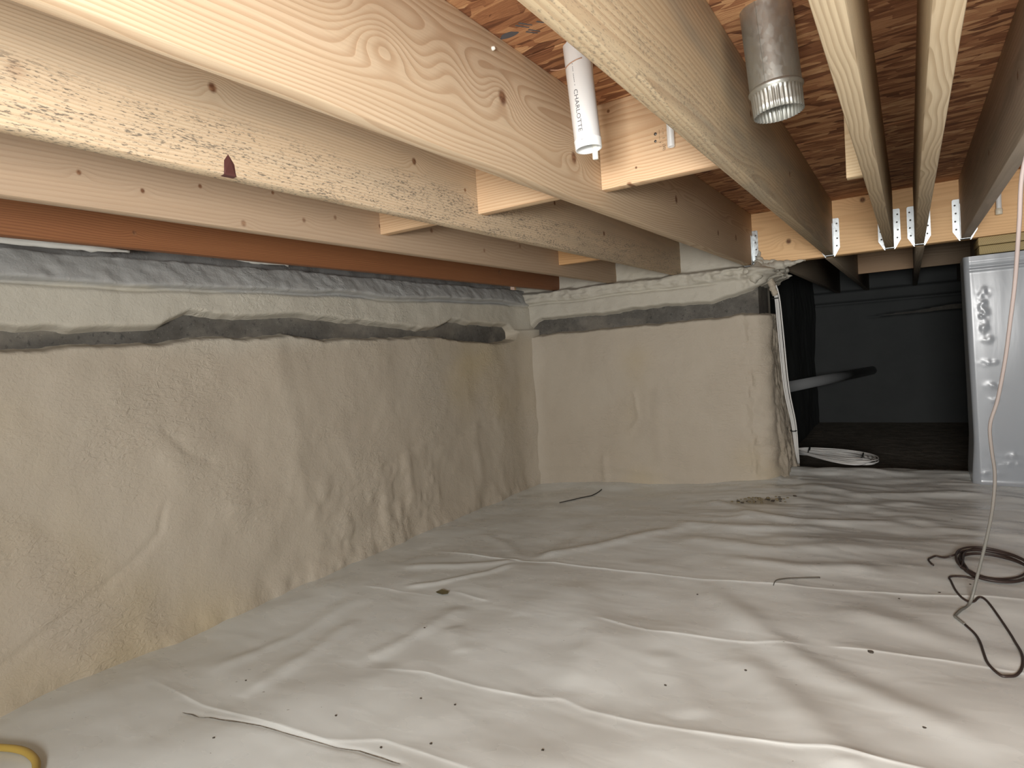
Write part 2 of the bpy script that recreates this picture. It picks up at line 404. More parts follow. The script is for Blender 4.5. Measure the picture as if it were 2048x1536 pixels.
# ---- end wall left of the opening, foam wraps round its jamb
we = bm_obj('wall_end', box_bm(1.75, .28, 1.49, .004), CONC, None, (-1.575, 3.82, .445)); tag(we, kind='structure')
def foam_end():
    s = np.concatenate([np.arange(0, 1.50, .0105), np.arange(1.50, 1.98, .007)]); zs = np.concatenate([np.arange(-.2, .86, .012), np.arange(.86, 1.24, .006), np.arange(1.24, 1.49, .015)])
    S, Z = np.meshgrid(s, zs, indexing='ij')
    # path: front face X -2.28 .. -0.72 (s 0..1.56), round corner r .03, jamb to Y 3.97
    r = .03; s1 = 1.55; s2 = s1+r*math.pi/2
    a = np.clip((S-s1)/r, 0, math.pi/2)
    PX = np.where(S < s1, -2.28+S, np.where(S < s2, -2.28+s1+r*np.sin(a), -2.28+s1+r)); PY = np.where(S < s1, 3.68, np.where(S < s2, 3.68+r-r*np.cos(a), 3.68+r+S-s2))
    NX = np.sin(a); NY = -np.cos(a)
    big = N2.fbm(S*2.6+9, Z*2.6, 3); mid = N3.fbm(S*8, Z*7+4, 3); sml = N1.fbm(S*34, Z*30, 2)
    Xf = -2.28+np.minimum(S, s1)
    bt = np.interp(S, [0, .10, .125, .17, .215, .65, .98, 1.33, 1.55, 1.60, 2], [.93, .93, .955, .99, 1.003, .999, 1.012, 1.002, 1.05, 1.075, 1.08])+.004*N1.fbm(S*15, S*0+7, 3)
    bb = np.interp(S, [0, .10, .125, .28, .97, 1.50, 1.58, 2], [.93, .93, .906, .917, .916, .932, .925, .93])+.004*N2.fbm(S*17, S*0+3, 3)
    jam = sst(1.44, 1.56, S)                                       # rough wrap at the jamb
    tl = .066+.006*big+.0018*mid+.0006*sml
    tl = tl+jam*(.008*N1.fbm(S*30, Z*9, 3)+.004*N2.fbm(S*60, Z*40, 2))
    tl = tl+sst(1.56, 1.66, S)*(-.022+.05*sst(.9, .05, Z))
    tl = tl+.02*sst(.0, -.12, Z)+.008*np.exp(-((Z-.0-.05*np.sin(S*3))/.03)**2)
    for pts, h, wd in [([(.25, .18), (.55, .22), (.80, .26), (.86, .34), (.84, .5)], .006, .012), ([(.9, .6), (1.2, .62)], .006, .05), ([(.98, .1), (1.0, .5)], .005, .04), ([(.62, -.05), (.62, .1)], .008, .02)]:
        d, p, q = seg_dist(S+.01*mid, Z, pts); tl = tl+h*np.exp(-(d/wd)**2)
    tl = tl+.05*sst(.26, .06, S)**2
    tu = .045+.008*big+.004*mid+.002*sml+jam*.010*N3.fbm(S*38, Z*34, 3)
    bb = bb+.004; bt = bt-.008
    low = sst(0, .020, bb-Z+.003*mid); up = sst(0, .03, Z-bt)
    t = np.where(Z < bb, -.012+(tl+.012)*low, np.where(Z > bt, -.012+(tu+.012)*up, -.012))
    fill = sst(.135, .085, S); t = t*(1-fill)+fill*np.where(Z < .95, tl, tu)
    zc = 1.112+.006*N1.fbm(S*4, S*0+1, 3); msk = (1-sst(1.30, 1.40, S))
    sh = sst(-.006, .02, Z-zc)
    rp = N2.fbm(S*30, Z*44, 3)
    t = t-.020*np.exp(-((Z-zc)/.007)**2)*msk-.010*np.exp(-((Z-zc-.018)/.005)**2)*msk*sst(.1, .4, S)
    t = t+sh*(.016+.007*rp*(1+1.2*sst(.9, 1.5, S)))+jam*sh*(.024+.016*rp)
    # above the wall top: thin coat on the header left of the big joist, tucked behind it to the right
    top = sst(1.178, 1.202, Z+.008*mid)
    coat = np.where(S < 1.52, -.012+.004*mid+.003*rp, -.09)
    coat = coat-.06*sst(1.36, 1.46, Z-.06*np.sin(S*6))
    t = t*(1-top)+coat*top
    X = PX+NX*t; Yy = PY+NY*t
    return grid_obj('spray_foam', X, Yy, Z, FOAM, None, (-1.5, 3.65, .45), flip=True)
fe = foam_end(); fe.parent = we; fe.location = Vector((-1.5, 3.65, .45))-we.location
# ropy overspray under the header beside the cables
def foam_blob(name, pts, rads, parent, seed, seg=14):
    V, F = tube_data(pts, rads, seg, 8); nz = Noise(seed); out = []
    C = [Vector(p) for p in pts]
    for i, v in enumerate(V):
        c = min(C, key=lambda q: (q-v).length)
        n = (v-c); k = float(nz.fbm(v.x*45+v.y*31, v.z*50, 3)); out.append(v+(n.normalized() if n.length > 1e-6 else n)*(k*.009+float(nz.n(v.x*160+v.y*90, v.z*170))*.004))
    o = mesh_obj(name, [v-parent.location for v in out], F, FOAM, parent, (0, 0, 0), True)
    return o
foam_blob('foam_overspray', [(-.76, 3.62, 1.165), (-.70, 3.645, 1.150), (-.66, 3.67, 1.155), (-.60, 3.69, 1.172), (-.52, 3.70, 1.182), (-.46, 3.70, 1.187)], [.012, .034, .036, .026, .014, .003], we, 5)
foam_blob('foam_overspray', [(-.72, 3.62, 1.10), (-.70, 3.63, 1.13), (-.69, 3.64, 1.17), (-.69, 3.67, 1.20)], [.018, .032, .03, .012], we, 6)

for pts, rads, sd in [([(-2.17, .25, 1.224), (-2.17, .55, 1.226), (-2.17, .80, 1.224), (-2.17, .98, 1.223), (-2.18, 1.10, 1.224)], [.014, .015, .014, .010, .002], 15), ([(-2.17, 1.48, 1.230), (-2.16, 1.58, 1.228), (-2.17, 1.72, 1.230)], [.002, .009, .002], 16)]:
    q_ = foam_blob('foam_overspray', pts, rads, wl, sd); q_.data.materials.clear(); q_.data.materials.append(PALEFOAM)
# ---- end wall right of the opening, with white plastic over it
wr = bm_obj('wall_end_right', box_bm(2.1, .27, 1.40, .01), CONC, None, (1.31, 3.865, .40)); tag(wr, kind='structure')
def wall_sheet():
    # wraps from the jamb (inside the opening) round the corner and along the wall front
    s = np.concatenate([np.arange(-.26, .30, .006), np.arange(.30, 1.9, .02)]); zs = np.arange(-.03, 1.106, .007)
    S, Z = np.meshgrid(s, zs, indexing='ij'); r = .022
    a = np.clip((S+.0)/r, 0, math.pi/2)
    fl_ = .02*(1-Z)                                                # leans a little to the right at the foot
    X = np.where(S < 0, .228, np.where(S < r*math.pi/2, .228+r-r*np.cos(a), .228+r+S-r*math.pi/2))+fl_*sst(.4, 0, S)
    Y = np.where(S < 0, 3.712-S, np.where(S < r*math.pi/2, 3.712-r*np.sin(a), 3.712-r))
    n = N1.fbm(S*3, Z*1.2, 2)*.004+N2.fbm(S*10, Z*1.5, 2)*.0008
    dents = 0
    for cz, cs, h, wz, ws in [(.93, .085, .006, .02, .02), (.88, .075, .008, .03, .018), (.83, .072, .008, .02, .02), (.77, .075, .008, .025, .016), (.71, .085, .006, .015, .02), (.60, .09, .006, .012, .03), (.49, .10, .006, .016, .03), (.42, .10, .004, .012, .02),
                              (.12, .14, .006, .012, .05), (.16, .17, .006, .012, .04), (.07, .06, .005, .01, .05)]:
        dents = dents+h*.30*np.exp(-((Z-cz)/wz)**2-((S-cs)/ws)**2)*(1+1.3*N3.fbm(S*60, Z*60, 2))
    hem = .006*np.exp(-((Z-1.065)/.006)**2)+.005*np.exp(-((Z-1.04)/.005)**2)+.006*sst(1.07, 1.075, Z)
    foot = .05*sst(.05, -.03, Z)**2
    front = sst(0, r, S)
    Y = Y-(n+dents+hem+foot)*front; X = X-(n*.8+.012*sst(.25, 0, Z))*(1-front)
    o = grid_obj('plastic_wall_sheet', X, Y, Z, FILM, None, (.9, 3.70, .0), flip=True)
    return tag(o, 'glossy white plastic sheet hung over the wall beside the dark opening', 'plastic sheet')
wall_sheet()

# ---- room behind the camera and to the right, and the dark crawl space beyond the opening
bm = bmesh.new()
for c, sz in [((-1.40, 0, 0), (2.2, .14, 1.9)), ((1.55, 0, 0), (1.9, .14, 1.9)), ((.15, 0, -.55), (.9+.02, .14, .80)), ((.15, 0, .76), (.92, .14, .40))]:
    box_bm(*sz, bm=bm, c=c)
wb = bm_obj('wall_back', bm, SHADEFOAM, None, (0, -.92, .55)); tag(wb, kind='structure')
def rough_wall(name, u0, u1, place, flip, mat, band=None, step=.03, amp=.015):
    us = np.arange(u0, u1+step, step); zs = np.arange(-.2, 1.49, .02 if band else step)
    U, Z = np.meshgrid(us, zs, indexing='ij'); t = amp*N1.fbm(U*2+5, Z*2, 4)+.003*N2.fbm(U*14, Z*14, 2)
    X, Y = place(U, t); o = grid_obj(name, X, Y, Z, mat, None, (0, 0, 0), flip); tag(o, kind='structure'); return o
rough_wall('wall_right', -1.0, 3.8, lambda U, t: (2.28-t, U), True, SHADEFOAM)
rough_wall('wall_far_left', 3.9, 7.5, lambda U, t: (-.86+t, U), False, SHADEFOAM)
rough_wall('wall_far_right', 3.9, 7.5, lambda U, t: (2.0-t, U), True, SHADEFOAM)
wf = bm_obj('wall_far_back', box_bm(3.2, .2, 1.75), CONC, None, (.55, 7.62, .55)); tag(wf, kind='structure')
def far_foam():
    us = np.arange(-.95, 2.05, .02); zs = np.arange(-.2, 1.49, .0125); U, Z = np.meshgrid(us, zs, indexing='ij')
    mid = N2.fbm(U*6, Z*6, 3); bb = .90+.02*(U+.5)+.006*mid; th = np.interp(U, [-.9, -.5, -.2, .35, 2], [0, .0, .035, .075, .08])
    t = .07+.014*N1.fbm(U*2, Z*2, 3)+.004*mid
    ins = sst(0, .02, Z-bb)*sst(0, .02, bb+th-Z)*(th > .004); t = t*(1-ins)-.02*ins
    t = t+.03*sst(1.08, 1.10, Z)-.025*np.exp(-((Z-1.075)/.01)**2)-.05*sst(1.19, 1.21, Z)
    o = grid_obj('spray_foam', U, 7.52-t, Z, SHADEFOAM, None, (0, 7.5, 0), True); o.parent = wf; o.location = Vector((0, 7.5, 0))-wf.location
far_foam()

# ---- subfloor panels overhead
ce = bm_obj('ceiling', box_bm(5.0, 8.8, .02, 0, 1, None, (0, 3.3, .030)), plain('light_seal_cap', (.10, .08, .06), .9), None, (0, 0, ZO)); tag(ce, kind='structure')  # unseen cap added above the panels to stop light leaking through their joints
bm = box_bm(2.436, 1.216, .018, .0015, 1); bm_base = bpy.data.meshes.new('osb_panel'); bm.to_mesh(bm_base); bm.free(); bm_base.materials.append(OSB)
row = 0; y = 1.283-1.222*2
while y < 7.6:
    x0 = (-.0706 if row % 2 else -1.147)-2.442*2
    while x0 < 2.4:
        o = bpy.data.objects.new('osb_panel', bm_base); COL.objects.link(o); o.parent = ce
        o.location = (x0+1.221, y+.611, .009)
        x0 += 2.442
    y += 1.222; row += 1

# ------------------------------------------------------------------ vapour barrier on the floor
def liner():
    xs = np.concatenate([np.arange(-2.19, .75, .011), np.arange(.75, 2.3, .05)]); ys = np.concatenate([np.arange(-.84, .40, .04), np.arange(.40, 4.16, .0105)]+[np.arange(a, b, .0035) for a, b in ((.87, .97), (1.18, 1.285), (1.63, 1.75), (2.07, 2.20))]); ys = np.unique(np.round(ys, 4))
    X, Y = np.meshgrid(xs, ys, indexing='ij')
    z = zfloor(X)+.006
    big = N1.fbm(X*1.6+4, Y*1.6, 3); mid = N2.fbm(X*5, Y*5, 3)
    z = z+.012*big+.0016*mid+.0022*N3.fbm(X*5+Y*3.5, Y*4-X*1.5, 2)
    # factory fold lines run across the sheet
    for pts, h, wd in [([(-1.95, .915), (-1.62, .884), (-1.34, .893), (-1.15, .90), (-1.02, .95), (-.89, .947), (-.5, .93), (.2, .92)], .006, .011),
                       ([(-1.335, 1.19), (-1.13, 1.228), (-.95, 1.216), (-.79, 1.225), (-.725, 1.247), (-.65, 1.223), (-.49, 1.222), (-.31, 1.248), (-.07, 1.27), (.5, 1.3)], .007, .012),
                       ([(-1.86, 1.70), (-1.60, 1.70), (-1.46, 1.69)], .004, .012), ([(-1.42, 1.75), (-1.25, 1.70)], .004, .010), ([(-.84, 1.68), (-.65, 1.645), (-.38, 1.67), (-.24, 1.708)], .006, .010), ([(-.20, 1.715), (-.05, 1.725), (.35, 1.74)], .005, .010),
                       ([(-1.9, 2.16), (-1.62, 2.138), (-1.376, 2.113), (-1.2, 2.117), (-.63, 2.082), (-.47, 2.088), (-.2, 2.114), (0, 2.15), (.5, 2.25)], .006, .011),
                       ([(-1.376, 2.10), (-1.43, 1.95), (-1.55, 1.80), (-1.68, 1.74)], .009, .022), ([(-1.37, 2.13), (-1.6, 2.0), (-1.85, 1.93)], .010, .03), ([(-1.37, 2.12), (-1.55, 2.3), (-1.8, 2.45)], .006, .03),
                       ([(-1.36, 2.14), (-1.15, 2.35), (-.95, 2.62), (-.85, 2.70)], .014, .045), ([(-1.3, 2.15), (-1.28, 2.5), (-1.35, 2.9)], .006, .04),
                       ([(-1.62, 1.45), (-1.58, 1.2), (-1.55, .95)], .008, .035), ([(-1.8, 1.6), (-1.75, 1.3), (-1.8, 1.0)], .008, .04), ([(-1.3, 1.65), (-1.32, 1.45), (-1.38, 1.2)], .007, .035), ([(-1.25, 1.5), (-1.1, 1.35)], .005, .03),
                       ([(-1.0, 1.95), (-.78, 1.55), (-.74, 1.28)], .007, .05), ([(-.62, 2.05), (-.42, 1.80), (-.24, 1.60), (-.05, 1.48), (.12, 1.38)], .013, .05), ([(-.42, 1.62), (-.28, 1.45), (-.16, 1.3), (-.09, 1.2)], .012, .045),
                       ([(-.2, 1.98), (.05, 1.85), (.3, 1.75)], .008, .05), ([(-.60, 1.55), (-.48, 1.40), (-.42, 1.28)], .007, .04),
                       ([(-1.086, 2.99), (-.93, 2.89)], .006, .015), ([(-.95, 2.75), (-.6, 2.70), (-.3, 2.78)], .012, .045), ([(-.7, 2.95), (-.4, 2.85), (-.05, 2.95)], .012, .04), ([(-.85, 2.55), (-.5, 2.45), (-.1, 2.55)], .010, .05), ([(-.6, 2.3), (-.35, 2.27), (-.1, 2.35)], .009, .04),
                       ([(-.6, 3.3), (-.3, 3.15), (.05, 3.3)], .014, .05), ([(-.55, 3.55), (-.2, 3.40), (.15, 3.5), (.5, 3.4)], .015, .05), ([(-.1, 3.1), (.1, 2.9), (.4, 2.85)], .010, .05), ([(-.9, 3.2), (-.7, 3.05), (-.62, 2.8)], .010, .04)]:
        d, p, s = seg_dist(X+.008*mid, Y+.008*big, pts); fade = np.clip(np.minimum(p, 1-p)*8, 0, 1)
        if wd < .02:                              # sharp crease: steep on one side, easing off on the other
            brk = np.clip(.72+.4*N2.fbm(X*2.2+h*900, Y*0+wd*70, 2), .3, 1)
            z = z+(.0028+h*.22)*(.7 if pts[0][1] < 1 else 1)*brk*np.where(s > 0, np.exp(-d/.022), np.exp(-d/.005))*fade
        else: z = z+h*.75*np.exp(-(d/wd)**2)*fade
    d, p, s = seg_dist(X, Y, [(-1.62, .845), (-1.53, .856), (-1.35, .876), (-1.15, .89), (-1.04, .905), (-.92, .90)]); z = z-.002*np.exp(-(d/.008)**2)
    # crinkles, stronger towards the opening
    cr = N3.fbm(X*3.2+Y*1.2, Y*9, 3); far = sst(1.9, 3.2, Y)*sst(-1.3, -.6, X)
    z = z+far*.006*cr+.0008*N1.fbm(X*4, Y*14+X*2, 3)
    # lifts where it laps the walls, humps over the sill of the opening and drops beyond
    z = z+.01*np.where(X < -.62, sst(3.42, 3.62, Y), 0)
    z = z+.022*np.exp(-((Y-3.9)/.09)**2)*(1+.6*N2.fbm(X*4, Y*0, 2))
    edge = 4.02+.05*N1.fbm(X*2.3, X*0+3, 3)
    keep = Y < np.minimum(edge, np.where(X < -.72, 3.70, np.where(X > .27, 3.74, 9)))
    o = grid_obj('vapor_barrier_sheet', X, Y, z, LINER, None, (-.6, 1.6, 0), flip=False, keep=keep)
    return tag(o, 'wrinkled white plastic vapor barrier sheet spread over the whole crawl space ground', 'plastic sheet')
lin = liner()
from mathutils.bvhtree import BVHTree
_bv = BVHTree.FromPolygons([v.co+lin.location for v in lin.data.vertices], [tuple(p.vertices) for p in lin.data.polygons])
def ground(x, y, h=0.0):
    hit = _bv.ray_cast(Vector((x, y, 1)), Vector((0, 0, -1)))
    return (hit[0].z if hit[0] else float(zfloor(x)))+h

def tear_strip():
    pts = [(-1.63, .842), (-1.595, .848), (-1.56, .846), (-1.53, .856), (-1.44, .866), (-1.35, .876), (-1.27, .879), (-1.15, .890), (-1.10, .894), (-1.04, .905), (-.97, .903), (-.90, .897)]
    wd = [.0006, .0022, .0009, .0016, .0024, .0015, .0010, .0013, .0008, .0013, .0018, .0005]; V = []; F = []
    for i in range(len(pts)-1):
        for k_ in range(5):
            t_ = k_/5; x = pts[i][0]*(1-t_)+pts[i+1][0]*t_; y = pts[i][1]*(1-t_)+pts[i+1][1]*t_; h_ = wd[i]*(1-t_)+wd[i+1]*t_
            V += [(x, y-h_, ground(x, y-h_, .0012)), (x, y+h_, ground(x, y+h_, .0012))]
    F = [(2*i, 2*i+2, 2*i+3, 2*i+1) for i in range(len(V)//2-1)]
    o = mesh_obj('tear', [Vector(v)-lin.location for v in V], F, SOIL, lin)
tear_strip()
# ------------------------------------------------------------------ joists
JD, JW = .286, .038
def board(name, L, h, w, mat, loc, rz=0, bev=.0045):
    o = bm_obj(name, box_bm(w, L, h, bev, 2), mat, None, loc)
    o.rotation_euler = (0, 0, rz); autosmooth(o, 40); return o
Y0, Y1 = -.84, YH
JL = Y1-Y0; JC = (Y0+Y1)/2; ZC = ZJ+JD/2
def jk(lst): return [(q[0]-JC, q[1]-ZC)+tuple(q[2:]) for q in lst]
PALE = (.70, .555, .385); PALED = (.55, .385, .24)
joists = [
 (-1.9417, 'dark reddish-brown floor joist hung close above the foam shelf of the long wall', dict(seed=1, light=(.29, .118, .048), dark=(.19, .07, .027), tan=(.36, .165, .068), knots=jk([(1.0, 1.235, .010, .01), (2.98, 1.258, .02, .01)]), ring=170, spray=[(2.62, 2.86)])),
 (-1.5368, 'floor joist with a row of small dark knots, next to the reddish-brown joist', dict(seed=2, light=(.52, .385, .265), dark=(.42, .285, .185), knots=jk([(.685, 1.264, .0085, .012), (.82, 1.248, .008, .012), (.968, 1.286, .0075, .01), (1.086, 1.207, .012, .015, .7), (1.294, 1.245, .011, .015, .7), (1.419, 1.271, .010, .012, .7), (1.19, 1.309, .007, .01), (1.62, 1.27, .010, .01, .8), (1.9, 1.29, .012, .01, .8), (2.25, 1.25, .013, .01, .7), (2.55, 1.30, .012, .01, .7)]), ring=95, contrast=.55, pith=(.09, .05), spray=[(2.66, 2.84)])),
 (-1.1281, 'floor joist speckled with grey mould along its lower half', dict(seed=3, light=PALE, dark=PALED, knots=jk([(.755, 1.355, .013, .03), (1.342, 1.341, .012, .025), (1.571, 1.305, .008, .01), (.772, 1.205, .016, .004, .3), (.43, 1.28, .020, .01, .3), (2.6, 1.3, .014, .01), (2.15, 1.36, .012, .01)]), mold=.85, ring=130, pith=(.03, .12), grey=.25, spray=[(2.70, 2.86)])),
 (-.7204, 'floor joist with large oval knots and sweeping grain behind the white plastic pipe', dict(seed=4, light=(.665, .52, .36), dark=(.47, .31, .19), knots=jk([(1.165, 1.348, .022, .050), (1.497, 1.295, .021, .040), (.80, 1.334, .026, .06, .12), (.98, 1.350, .030, .05, 0), (.45, 1.38, .022, .05, .2), (2.35, 1.33, .02, .02), (2.95, 1.28, .018, .02), (3.3, 1.3, .02, .02)]), ring=120, pith=(.045, .03), wob=.030, contrast=1.0, stretch=.9, spray=[(2.80, 2.95)])),
 (-.3201, 'floor joist with streaked olive stains and ragged lower edge beside the metal duct', dict(seed=5, light=(.60, .475, .31), dark=(.43, .30, .185), knots=jk([(1.0, 1.40, .012, .02), (1.7, 1.36, .014, .02), (2.3, 1.33, .014, .02)]), ring=95, pith=(.045, -.13), mold=.5, grey=.6, wob=.03)),
 (-.0516, 'floor joist with long wavy grain on its underside, between duct and paired joist', dict(seed=6, light=(.66, .53, .355), dark=(.44, .325, .205), ring=130, pith=(.032, -.158), wob=.012, stretch=1.8, contrast=1.1)),
 (.0727, 'floor joist with curling knotty grain on its pale underside and whitish side', dict(seed=7, light=(.69, .56, .385), dark=(.46, .345, .22), ring=120, pith=(-.030, -.160), wob=.020, stretch=2.0, contrast=1.2)),
 (.2552, 'greyish floor joist seen from its left side above the capped white pipe', dict(seed=8, light=(.60, .50, .41), dark=(.45, .36, .28), knots=jk([(2.4, 1.30, .014, .02), (1.8, 1.33, .014, .02)]), ring=90, pith=(-.06, .02), contrast=.7, grey=.5)),
 (.66, 'floor joist beyond the greyish joist over the plastic-covered wall', dict(seed=9, light=(.60, .46, .31), dark=(.46, .32, .2), ring=110)),
 (1.066, 'floor joist towards the right wall, second past the greyish joist', dict(seed=10, light=(.62, .47, .32), dark=(.47, .33, .2), ring=110)),
]
JX = []
for i, (xr, lab, kw) in enumerate(joists):
    mt = wood('joist_wood', **kw)
    o = board('floor_joist', JL, JD, JW, mt, (xr-JW/2, JC, ZC)); tag(o, lab, 'joist', 'floor joists'); JX.append(xr)
# wooden dowel-like plug on the knotty joist
j1 = [o for o in COL.objects if o.get('label', '').startswith('floor joist with large oval')][0]
pl = lathe('wood_splinter', [(0.0, .007), (.0035, .006), (.0045, .002), (.0045, -.003)], PEX, j1, (JW/2, 1.138-JC, 1.441-ZC), 10); pl.rotation_euler = (0, R(90), 0)
# red-brown bark pocket chip on the mouldy joist
j0 = [o for o in COL.objects if o.get('label', '').startswith('floor joist speckled')][0]
mesh_obj('bark_pocket', [(0, -.013, -.016), (0, .014, -.016), (0, .012, .008), (0, 0, .026), (0, -.010, .012), (-.012, -.013, -.017), (-.012, .014, -.017), (.0012, -.010, -.012), (.0012, .011, -.012), (.0012, .003, .016)],
         [(7, 8, 9), (0, 1, 8, 7), (1, 2, 9, 8), (2, 3, 9), (3, 4, 9), (4, 0, 7, 9), (0, 5, 6, 1)], plain('dark_bark', (.10, .035, .03), .6), j0, (JW/2, .776-JC, 1.206-ZC))

# ------------------------------------------------------------------ header across the opening
HX = 0.0
hw = wood('header_wood', 21, (.92, .61, .32), (.74, .44, .22), knots=[(-.536, 1.297-ZC, .020, .03), (-.181, 1.453-ZC, .020, .03), (.62, .02, .02, .02), (-1.4, -.03, .02, .02)], ring=105, pith=(-.06, .03), wob=.02, contrast=.7)
hd = board('header_beam', 4.6, .284, .090, hw, (-.0, YH+.046, ZC+.001), R(-90)); 
# local +Y of the header points to world +X, so knots above are X+... along the beam
tag(hd, 'pale wooden header beam spanning the dark opening, joist hangers nailed to it', 'beam')
tl = board('treated_plate', 2.0, .038, .235, wood('treated_wood', 23, (.52, .40, .20), (.30, .23, .10), ring=150, endc=(-.86, -.075), wob=.004), (1.285, 3.825, 1.171), R(-90)); tag(tl, 'greenish treated wood plate right under the header end, upper of two', 'wood plate')
tl2 = board('treated_plate', 2.0, .040, .235, wood('treated_wood', 24, (.50, .39, .19), (.28, .22, .10), ring=150, endc=(-.86, -.034), wob=.004), (1.288, 3.827, 1.130), R(-90)); tag(tl2, 'greenish treated wood plate resting on the plastic-covered wall, lower of two', 'wood plate')

# ------------------------------------------------------------------ blocking between joists
def blocking(x0, x1, y, h, label, seed, knots=(), light=(.76, .55, .345), dark=(.60, .37, .21), group=None, spray=None, ring=120):
    L = x1-x0; m = wood('blocking_wood', seed, light, dark, knots=knots, ring=ring, pith=(-.04, .04), wob=.022, spray=spray)
    o = board('blocking', L-.001, h, JW, m, ((x0+x1)/2, y+JW/2, ZO-h/2), R(-90), .0015); tag(o, label, 'wood block', group); return o
BD = .235
def bx(x, z, x0, x1): return (x-(x0+x1)/2, z-(ZO-BD/2))
k = lambda x, z, r, p, a=-.7204, b=-.3581: bx(x, z, a, b)+(r, p)
b1 = blocking(-.7204, -.3581, 1.662, BD, 'pale wood block with knots and pencil marks behind the white pipe', 31, [k(-.638, 1.238, .011, .01), k(-.686, 1.451, .006, .004), k(-.615, 1.281, .005, .003)])
blocking(-1.1281, -.7584, 1.631, BD, 'pale wood block between the mouldy joist and the large-knotted joist', 32, ring=140)
blocking(-1.5368, -1.1661, 1.619, BD, 'pale wood block between the small-knotted joist and the mouldy joist', 33, ring=140)
blocking(-1.5368, -1.1661, 2.93, BD, 'orange-tinted wood block near the foam end wall beside the mouldy joist', 34, light=(.68, .42, .20), dark=(.55, .30, .14))
sc = blocking(-.142, -.0896, 2.10, BD, 'short pale wood block nailed to the wavy-grained joist', 35, light=(.84, .66, .42), dark=(.72, .52, .30))
# nails in the first block
for (nx, nz, nr) in [(-.556, 1.357, .0042), (-.557, 1.338, .0036)]:
    q = lathe('nail_head', [(0, .0016), (nr*.7, .0014), (nr, .0004), (nr, -.002)], NAILM, b1, (0, 0, 0), 12)
    # block local axes: X = -world Y side, Y = world X
    q.location = (JW/2, nx-(-.7204-.3581)/2, nz-(ZO-BD/2)); q.rotation_euler = (0, R(90), 0)

def text_mesh(name, txt, size, mat, parent, mw, bend=None):
    """flat lettering turned into a thin mesh; mw places it, bend wraps it round a tube"""
    cu = bpy.data.curves.new(name, 'FONT'); cu.body = txt; cu.size = size; cu.align_x = 'CENTER'; cu.align_y = 'CENTER'; cu.resolution_u = 2
    to = bpy.data.objects.new(name, cu); COL.objects.link(to)
    dg = bpy.context.evaluated_depsgraph_get(); me = bpy.data.meshes.new_from_object(to.evaluated_get(dg))
    bpy.data.objects.remove(to); bpy.data.curves.remove(cu)
    for v in me.vertices:
        p = v.co.copy(); v.co = bend(p) if bend else p
    me.materials.clear(); me.materials.append(mat)
    o = bpy.data.objects.new(name, me); COL.objects.link(o); o.parent = parent
    if mw is not None: o.matrix_local = mw
    return o
# pencilled / stamped writing on the block, running downwards; local frame: text right = -Z, text up = +local Y
mw = Matrix(((0, 0, 1, JW/2+.0006), (0, 1, 0, -.534-(-.53925)), (-1, 0, 0, 1.338-(ZO-BD/2)), (0, 0, 0, 1)))
text_mesh('block_stamp', '-  --   I   , (30)', .0105, BINK, b1, mw)
mw = Matrix(((0, 0, 1, JW/2+.0006), (0, 1, 0, -.5445-(-.53925)), (-1, 0, 0, 1.343-(ZO-BD/2)), (0, 0, 0, 1)))
text_mesh('block_stamp', '----- ----  Y   /', .0085, BINK, b1, mw)

# ------------------------------------------------------------------ joist hangers
def hanger(xr, label, left=True, right=True, h=.192):
    root = empty('joist_hanger', (xr-JW/2, YH, ZJ)); tag(root, label, 'joist hanger', 'joist hangers on the header')
    th = .0014; hw_ = JW/2
    for s in ([-1] if left else [])+([1] if right else []):
        bm = bmesh.new(); fw = .029
        prof = [(hw_, -.004), (hw_, h), (hw_+fw*.85, h), (hw_+fw, h-.006), (hw_+fw, .040), (hw_+.004, -.004)]
        if s < 0: prof = [(-a, b) for a, b in prof][::-1]
        vs_ = [bm.verts.new((a, -th, b)) for a, b in prof]; f = bm.faces.new(vs_)
        ex = bmesh.ops.extrude_face_region(bm, geom=[f]); 
        for e in ex['geom']:
            if isinstance(e, bmesh.types.BMVert): e.co.y -= .0012
        bmesh.ops.recalc_face_normals(bm, faces=bm.faces)
        fo = bm_obj('flange', bm, HGALV, root)
        for kz in (.050, .088, .126, .164):
            nl = lathe('nail_head', [(0, .0022), (.0032, .0020), (.0042, .0008), (.0042, -.001)], NAILM, fo, (s*(hw_+.015+(.003 if kz in (.088, .164) else 0)), -th-.0012, kz), 10)
            nl.rotation_euler = (R(90), 0, 0)
        bm = box_bm(th, .050, h-.03, 0, 1, None, (s*(hw_+th/2+.0002), -.026, (h-.03)/2)); bm_obj('side_plate', bm, HGALV, root)
    bm = box_bm(JW+.004, .050, th, 0, 1, None, (0, -.026, -th/2-.0004)); bm_obj('seat_plate', bm, HGALV, root)
    return root
hanger(-.7204, 'galvanised joist hanger half sprayed with foam at the large-knotted joist')
hanger(-.3201, 'galvanised joist hanger on the stained joist beside the metal duct')
hanger(-.0516, 'galvanised joist hanger on the wavy-grained joist, left of the close pair')
hanger(.0727, 'galvanised joist hanger on the curly-grained joist, right of the close pair')
hanger(.2552, 'galvanised joist hanger on the greyish joist by the capped pipe')
foam_blob('foam_overspray', [(-.700, 3.694, 1.17), (-.69, 3.694, 1.20), (-.685, 3.695, 1.235), (-.69, 3.696, 1.27)], [.022, .024, .014, .003], we, 9)
foam_blob('foam_overspray', [(-.70, 3.697, 1.185), (-.66, 3.697, 1.20), (-.62, 3.698, 1.20), (-.585, 3.699, 1.192)], [.014, .016, .011, .003], we, 10)

